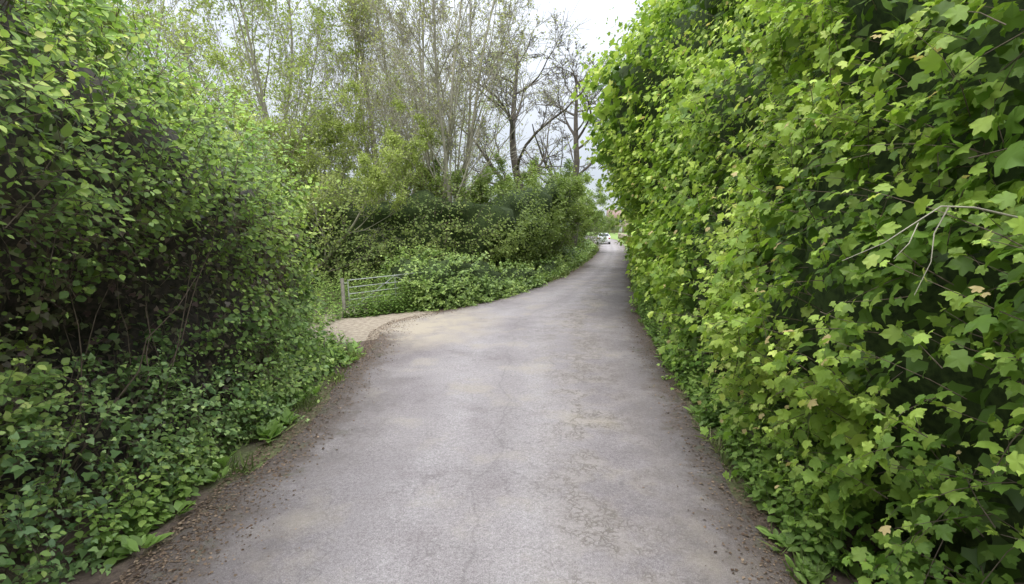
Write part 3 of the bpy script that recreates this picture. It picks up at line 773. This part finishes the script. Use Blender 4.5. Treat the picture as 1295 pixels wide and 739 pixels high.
def house(name, loc, rot, wallmat, W=9, Dp=7.5, Hh=5.2, Rf=2.8):
    e = empty(name, loc); e.rotation_euler = (0, 0, rot)
    v, f = boxes([(0, 0, Hh / 2, W, Dp, Hh)]); mesh_obj('walls', v, f, wallmat, None, e)
    gv = np.array([(-W / 2, -Dp / 2, Hh), (-W / 2, Dp / 2, Hh), (-W / 2, 0, Hh + Rf * .92), (W / 2, -Dp / 2, Hh), (W / 2, Dp / 2, Hh), (W / 2, 0, Hh + Rf * .92)])
    mesh_obj('gables', gv, np.array([(0, 1, 2), (3, 5, 4)]), wallmat, None, e)
    o_ = .35
    rv = []
    for s_ in (-1, 1):
        rv += [(-W / 2 - o_, s_ * (Dp / 2 + o_), Hh - .22), (W / 2 + o_, s_ * (Dp / 2 + o_), Hh - .22), (W / 2 + o_, 0, Hh + Rf), (-W / 2 - o_, 0, Hh + Rf)]
    r = mesh_obj('roof', np.array(rv), np.array([(0, 1, 2, 3), (4, 7, 6, 5)]), M_tile, None, e)
    so = r.modifiers.new('s', 'SOLIDIFY'); so.thickness = .15; so.offset = 1
    v, f = boxes([(W * .3, 0, Hh + Rf + .3, .9, .6, 1.4)]); mesh_obj('chimney', v, f, wallmat, None, e)
    fr, gl = [], []
    for s_ in (-1, 1):
        for x in (-W * .3, 0, W * .3):
            for z in (1.5, 3.95):
                if x == 0 and z < 2: continue
                fr.append((x, s_ * (Dp / 2 + .01), z, 1.5, .1, 1.2)); gl.append((x - .35, s_ * (Dp / 2 + .05), z, .6, .06, 1.0)); gl.append((x + .35, s_ * (Dp / 2 + .05), z, .6, .06, 1.0))
    v, f = boxes(fr); mesh_obj('window_frames', v, f, M_white, None, e)
    v, f = boxes(gl); mesh_obj('window_panes', v, f, M_glass, None, e)
    v, f = boxes([(0, -Dp / 2 - .02, 1.05, 1.0, .12, 2.1)]); mesh_obj('door', v, f, M_white, None, e)
house('brick_house', (37.6, 180, 0), math.radians(-8), M_brick, W=8.5)
house('rendered_house', (38.5, 150, 0), math.radians(80), M_render, W=8)

# ------------------------------------------------------------------ sky, sun, camera
W_ = bpy.data.worlds.new('World'); S.world = W_; W_.use_nodes = True
nt = W_.node_tree; nt.nodes.clear()
o = nt.nodes.new('ShaderNodeOutputWorld'); bg = nt.nodes.new('ShaderNodeBackground'); bg.inputs['Strength'].default_value = .15
sun_el, sun_az = math.radians(58), math.radians(188)
sky = nt.nodes.new('ShaderNodeTexSky'); sky.sky_type = 'NISHITA'; sky.sun_disc = False
sky.sun_elevation = sun_el; sky.sun_rotation = sun_az
tc = nt.nodes.new('ShaderNodeTexCoord')
nz = N(nt, 'ShaderNodeTexNoise', Scale=2.2, Detail=6., Roughness=.55)
mp = N(nt, 'ShaderNodeMapping'); mp.inputs['Scale'].default_value = (1, 1, 2.5)
nt.links.new(tc.outputs['Generated'], mp.inputs[0]); nt.links.new(mp.outputs[0], nz.inputs['Vector'])
cloud = mixc(nt, ramp(nt, nz.outputs['Fac'], .35, .65), (5.1, 5.5, 6.2), (6.5, 6.75, 7.15))
# overcast luminance rises towards the zenith
sx = N(nt, 'ShaderNodeSeparateXYZ'); nt.links.new(tc.outputs['Generated'], sx.inputs[0])
gain = mth(nt, 'ADD', .86, mth(nt, 'MULTIPLY', mth(nt, 'POWER', mth(nt, 'MAXIMUM', sx.outputs['Z'], 0.0), 1.8), 3.6))
vm = nt.nodes.new('ShaderNodeVectorMath'); vm.operation = 'SCALE'
nt.links.new(cloud, vm.inputs[0]); nt.links.new(gain, vm.inputs['Scale'])
c = mixc(nt, .88, sky.outputs[0], vm.outputs[0])
nt.links.new(c, bg.inputs[0]); nt.links.new(bg.outputs[0], o.inputs[0])
sl = bpy.data.lights.new('sun', 'SUN'); sl.energy = 1.9; sl.angle = math.radians(25); sl.color = (1, .96, .90)
so = bpy.data.objects.new('sun', sl); C.objects.link(so)
d = Vector((math.sin(sun_az) * math.cos(sun_el), math.cos(sun_az) * math.cos(sun_el), math.sin(sun_el)))
so.rotation_euler = d.to_track_quat('Z', 'Y').to_euler()

cam = bpy.data.cameras.new('camera'); co = bpy.data.objects.new('camera', cam); C.objects.link(co)
cam.sensor_width = 36; cam.lens = 18; cam.clip_end = 3000; cam.clip_start = .05
co.location = (0, 0, 2.5); co.rotation_euler = (math.radians(90 - 7.4), 0, 0)
S.camera = co
S.view_settings.view_transform = 'Standard'; S.view_settings.look = 'None'; S.view_settings.exposure = 0
